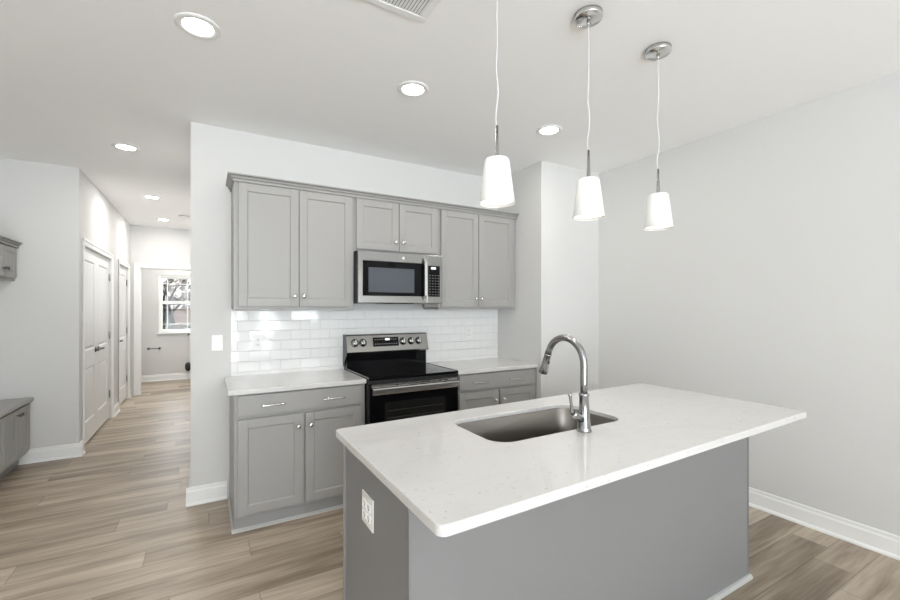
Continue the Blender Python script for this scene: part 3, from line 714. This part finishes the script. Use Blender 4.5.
recessed('round recessed ceiling light midway down the hall by the double closet doors', 0.207, 2.676, boost=2.5)
recessed('round recessed ceiling light deepest in the hall near the end opening', 0.216, 4.179, boost=2.5)
recessed('unseen recessed ceiling light added in the living room behind the camera', 0.3, -5.6)  # invented lamp, out of view
recessed('unseen recessed ceiling light added to brighten the small window room', 0.4, 5.7, boost=4.0)  # extra lamp out of sight, lifts the walls of this room

PENDX = [1.781, 2.304, 2.826]; PY = -2.24
PL_ = ['white cone glass pendant hanging seen against the grey wall cabinets and crown molding', 'white cone glass pendant on a cord above the sink end, middle of the row', 'white cone glass pendant hanging against the plain wall at the far end of the island']
r = thing('pendant_light', PL_[0], 'pendant light', (PENDX[0], PY, ZC), 0, 'pendants over the island')
b = MB(); b.lathe([(0, -0.0003), (0.063, -0.0003), (0.063, -0.020), (0.060, -0.025), (0.012, -0.028), (0, -0.028)], 40); cn = b.build('canopy', M['chrome'], r)
b = MB(); b.lathe([(0, -0.0283), (0.0085, -0.0283), (0.0085, -0.048), (0.006, -0.052), (0, -0.052)], 20); b.build('strain_relief', M['chrome'], cn)
for s in (-1, 1):
    b = MB(); b.lathe([(0, -0.0268), (0.0045, -0.0268), (0.004, -0.031), (0, -0.0315)], 14, Matrix.Translation((s*0.026, s*0.012, 0))); b.build('screw', M['bronze'], cn)
pts = [(0, 0, -0.050)]
for k in range(1, 20):
    z = -0.05-k*(0.58-0.0)/20; pts.append((0.004*math.sin(k*0.9), 0.004*math.sin(k*0.7+1), z))
pts.append((0, 0, -0.632)); MB().tube(pts, 0.0021, 8).build('cord', M['cord'], r)
b = MB(); b.lathe([(0, -0.628), (0.0045, -0.628), (0.0085, -0.745), (0.0085, -0.7565), (0.022, -0.7575), (0.022, -0.7605), (0, -0.7605)], 24); b.build('stem', M['nickel'], r)
b = MB(); b.lathe([(0.0, -0.7610), (0.038, -0.7610), (0.0455, -0.7635), (0.0490, -0.770), (0.0715, -0.940), (0.0695, -0.9405), (0.047, -0.772), (0.042, -0.7665), (0, -0.765)], 48); b.build('shade', M['shade'], r)
b = MB(); b.lathe([(0, -0.921), (0.045, -0.922), (0.0672, -0.926), (0.0672, -0.928), (0, -0.926)], 40); b.build('diffuser', M['bulb'], r)
lamp('lamp', (0, 0, -0.938), P_PEND, 0.060, r)
for k in (1, 2):
    c_ = copy_tree(r); c_.location = (PENDX[k], PY, ZC); c_['label'] = PL_[k]

# ceiling supply vent
VX1, VY1 = 1.668, -1.812; VW = 0.36; VH = 0.36
r = thing('ceiling_vent', 'white square slatted air vent set flat in the ceiling near the pendants', 'vent', (VX1-VW, VY1-VH, ZC))
b = MB(); fw = 0.034
for a in ((0, VW, 0, fw), (0, VW, VH-fw, VH), (0, fw, fw, VH-fw), (VW-fw, VW, fw, VH-fw)): b.box(a[0], a[1], a[2], a[3], -0.008, -0.0003, 0.003)
b.build('frame', M['trim'], r)
MB().box(fw, VW-fw, fw, VH-fw, -0.0016, -0.0003).build('backing', mat('vent_grey', (0.25, 0.25, 0.25), 0.6), r)
n = 20
for k in range(n):
    x = fw+0.006+(VW-2*fw-0.010)*k/(n-1)
    MB().extr([(x-0.0042, -0.0018), (x+0.0030, -0.0070), (x+0.0042, -0.0070), (x-0.0030, -0.0018)], fw, VH-fw, 'y').build('slat', M['trim'], r)
# smoke detector down the hall
r = thing('smoke_detector', 'small round white smoke detector on the hall ceiling', 'smoke detector', (0.50, 3.69, ZC))
MB().lathe([(0, -0.0003), (0.066, -0.0003), (0.066, -0.012), (0.058, -0.030), (0.045, -0.036), (0, -0.037)], 36).build('housing', M['plate'], r)
MB().lathe([(0.060, -0.0135), (0.0672, -0.0135), (0.0672, -0.017), (0.060, -0.017)], 36).build('sensor_slot', M['slot'], r)

# ------------------------------------------------------------------ built-ins by the closet block (they face +x)
BL = 1.70       # run length towards the camera
r = thing('bench_cabinet', 'low grey built-in bench cabinet with doors standing against the closet block', 'cabinet', (XW, YB-0.001-BL, 0), PI/2)
Db = 0.405      # local: x runs along the wall (+y world), -y local is +x world
MB().box(0, BL, -Db, -0.0005, 0.105, 0.573, 0.0015).build('body', CAB, r)
MB().box(0, BL, -Db+0.06, -0.0005, 0, 0.1045).build('toe_kick', M['cabdark'], r)
MB().box(-0.01, BL, -Db-0.040, -0.0005, 0.5755, 0.607, 0.008, 3).build('bench_top', CAB, r)
for k in range(3):
    xb = BL-0.04-k*0.545; 
    for xa, xc, sd in ((xb-0.265, xb, -1), (xb-0.535, xb-0.270, 1)):
        d = shaker(MB(), xa, xc, 0.135, 0.558, -Db-0.0005, fr=0.05).build('door', CAB, r); knob(d, xa+0.027 if sd < 0 else xc-0.027, -Db-0.0205, 0.508, M['bronze'])
r2 = thing('wall_cabinet', 'shallow grey wall cabinet with crown, mounted high above the low bench', 'cabinet', (XW, YB-0.001-BL, 1.676), PI/2)
Du = 0.315; Hh = 0.308
MB().box(0, BL, -Du, -0.0005, 0, Hh, 0.0015).build('body', CAB, r2)
for k in range(3):
    xb = BL-0.035-k*0.545
    for xa, xc, sd in ((xb-0.265, xb, -1), (xb-0.535, xb-0.270, 1)):
        d = shaker(MB(), xa, xc, 0.028, Hh-0.012, -Du-0.0005, fr=0.045).build('door', CAB, r2); knob(d, xa+0.022 if sd < 0 else xc-0.022, -Du-0.0205, 0.10, M['bronze'])
MB().extr([(-(Du+0.02)-o_, z-0.002) for o_, z in [(-0.02, Hh)] + [(max(o2, 0.0)+0.0, z2) for o2, z2 in crown_prof(Hh)[1:-1]] + [(-0.02, Hh+0.046)]], 0, BL, 'x').build('crown', CAB, r2)

# ------------------------------------------------------------------ powder room through the opening
r = thing('paper_holder', 'small nickel paper holder bar on the wall below the far window', 'paper holder', (-0.10, YW-0.0003, 0.643))
for s in (-1, 1):
    b = MB(); b.lathe([(0, 0), (0.022, 0), (0.022, 0.006), (0.010, 0.010), (0.009, 0.055), (0.013, 0.058), (0.013, 0.066), (0, 0.068)], 20, Matrix.Translation((s*0.088, 0, 0)) @ Matrix.Rotation(PI/2, 4, 'X')); b.build('post', M['bronze'], r)
MB().tube([(-0.088, -0.058, 0), (0.088, -0.058, 0)], 0.0065, 10).build('bar', M['bronze'], r)
r = thing('toilet', 'white toilet bowl edge just showing past the hall end opening', 'toilet', (-0.99, 6.02, 0))
b = MB(); b.box(-0.055, 0.13, -0.20, 0.20, 0.40, 0.76, 0.02, 3); b.box(-0.055, 0.14, -0.21, 0.21, 0.762, 0.79, 0.008, 2); b.build('tank', M['porcelain'], r)
b = MB(); rg = []
for z, hw, x0, x1 in ((0.0, 0.11, 0.0, 0.50), (0.02, 0.105, 0.01, 0.49), (0.18, 0.10, 0.03, 0.50), (0.28, 0.13, 0.06, 0.60), (0.36, 0.175, 0.08, 0.70), (0.395, 0.185, 0.08, 0.72)):
    rg.append([b.bm.verts.new((x0+(x1-x0)*(0.5+0.5*math.cos(2*PI*k/28)), hw*math.sin(2*PI*k/28), z)) for k in range(28)])
for A, B_ in zip(rg, rg[1:]):
    for i in range(28): f = b.bm.faces.new((A[i], A[(i+1) % 28], B_[(i+1) % 28], B_[i])); f.smooth = True
b.bm.faces.new(rg[0]); b.bm.faces.new(rg[-1]); b.build('bowl', M['porcelain'], r)
b = MB()
for (za, zb, g_) in ((0.3965, 0.412, 0.0), (0.4125, 0.428, -0.004)):
    P0 = [(0.14+0.30*(1+math.cos(2*PI*k/28))-g_*0, (0.188+g_)*math.sin(2*PI*k/28)) for k in range(28)]
    lo = [b.bm.verts.new((x, y, za)) for x, y in P0]; hi = [b.bm.verts.new((x, y, zb)) for x, y in P0]
    for i in range(28): b.bm.faces.new((lo[i], lo[(i+1) % 28], hi[(i+1) % 28], hi[i]))
    b.bm.faces.new(lo); b.bm.faces.new(hi)
b.build('seat', M['porcelain'], r)
b = MB(); b.lathe([(0, -0.06), (0.03, -0.055), (0.05, -0.03), (0.055, 0.0), (0.05, 0.03), (0.025, 0.055), (0, 0.06)], 20, Matrix.Translation((0.47, YW-0.10, 0.26)) @ Matrix.Diagonal((1.0, 1.0, 1.5, 1)))
b.tube([(0.47, YW-0.10, 0.27), (0.47, YW-0.0005, 0.30)], 0.018, 12)
o = b.build('wall_fixture', M['black']); tagt(o, 'small black rounded fixture low on the wall under the far window', 'fixture')
b = MB(); b.lathe([(0, 0), (0.02, 0), (0.02, 0.006), (0.009, 0.010), (0.009, 0.03), (0.018, 0.036), (0.016, 0.046), (0, 0.048)], 18, Matrix.Translation((0.475, YW-0.0005, 0.905)) @ Matrix.Rotation(PI/2, 4, 'X'))
o = b.build('wall_hook', M['bronze']); tagt(o, 'tiny dark hook on the wall right beneath the far window', 'hook')

# ------------------------------------------------------------------ outdoors beyond the far window
q = MB(); q.box(-30, 30, YW+T+0.01, 45, -0.52, -0.4); q.build('lawn', M['lawn'], label='brownish winter lawn outside the far window', category='lawn')
def tree(x, y, h, seed, label):
    rnd = random.Random(seed); b = MB()
    def branch(p, d, L, r_, lev):
        pts = [p]; rad = [r_]; q_ = p
        for k in range(4):
            d = (d+Vector((rnd.uniform(-.18, .18), rnd.uniform(-.18, .18), rnd.uniform(-.05, .12)))).normalized()
            q_ = q_+d*L/4; pts.append(q_); rad.append(r_*(1-0.15*(k+1)))
        b.tube(pts, rad, 5 if lev else 8)
        if lev < 4:
            for k in range(rnd.choice((3, 4)) if lev < 3 else 4):
                a = rnd.uniform(0, 2*PI); t_2 = rnd.randint(2, 4)
                nd = (d*0.9+Vector((math.cos(a), math.sin(a), 0.25))*0.8).normalized()
                branch(pts[t_2], nd, L*rnd.uniform(.5, .72), rad[t_2]*0.62, lev+1)
    branch(Vector((0, 0, 0)), Vector((0, 0, 1)), h*0.42, h*0.026, 0)
    o = b.build('bare_tree', M['bark'], None, (x, y, -0.355)); tagt(o, label, 'tree', 'bare trees outside the far window'); return o
tree(0.02, 13.0, 5.0, 1, 'bare grey tree outside the far window, nearest to the glass')
for k, (x, y, h) in enumerate(((-0.75, 18.0, 5.5), (-0.9, 23.0, 6.0), (3.6, 19.5, 5.5))):
    tree(x, y, h, 11+k, 'bare grey tree standing in the yard behind the nearest one outside the far window')
rnd = random.Random(3)
b = MB()
for k in range(22):
    s = bmesh.new(); bmesh.ops.create_icosphere(s, subdivisions=3, radius=rnd.uniform(.35, .6))
    for v in s.verts: v.co *= 1+rnd.uniform(-.22, .22)
    b.merge(s, 0, Matrix.Translation((-2.2+k*0.24, 11.6+rnd.uniform(-.3, .3), 0.30+rnd.uniform(0, .2))))
o = b.build('garden_hedge', M['leaf']); tagt(o, 'dark low hedge seen through the lower pane of the far window', 'hedge')
r = thing('garden_fence', 'weathered wooden garden fence outside the far window', 'fence', (-4, 26.5, -0.39))
MB().box(0, 10, 0.02, 0.06, 0.05, 1.8).build('boards', M['fence'], r)
for k in range(5): MB().box(k*2.4, k*2.4+0.1, -0.06, 0.018, 0, 1.9).build('post', M['fence'], r)

m = mat('winter_thicket', (0.05, 0.045, 0.04), 0.95, spec=0.0); g = N(m)
tc = g.n('ShaderNodeNewGeometry'); no = g.n('ShaderNodeTexNoise'); no.inputs['Scale'].default_value = 3.6; no.inputs['Detail'].default_value = 6; no.inputs['Roughness'].default_value = 0.7
g.l(tc.outputs['Position'], no.inputs[0])
g.l(g.ramp(no.outputs[0], [(0.40, (0.022, 0.019, 0.017)), (0.5, (0.070, 0.062, 0.055)), (0.57, (0.20, 0.185, 0.17))]), g.b.inputs['Base Color'])
b = MB(); rnd = random.Random(9)
for k in range(46):
    t_3 = bmesh.new(); bmesh.ops.create_icosphere(t_3, subdivisions=3, radius=rnd.uniform(1.0, 1.7))
    for v in t_3.verts: v.co *= 1+rnd.uniform(-.16, .16)
    b.merge(t_3, 0, Matrix.Translation((rnd.uniform(-8, 9), 30+rnd.uniform(-1.0, 1.0), 1.66+4.0*(k % 3)/2)))
o = b.build('leafless_thicket', m); tagt(o, 'pale grey-brown leafless thicket filling the far window behind the garden fence', 'thicket'); o['kind'] = 'stuff'
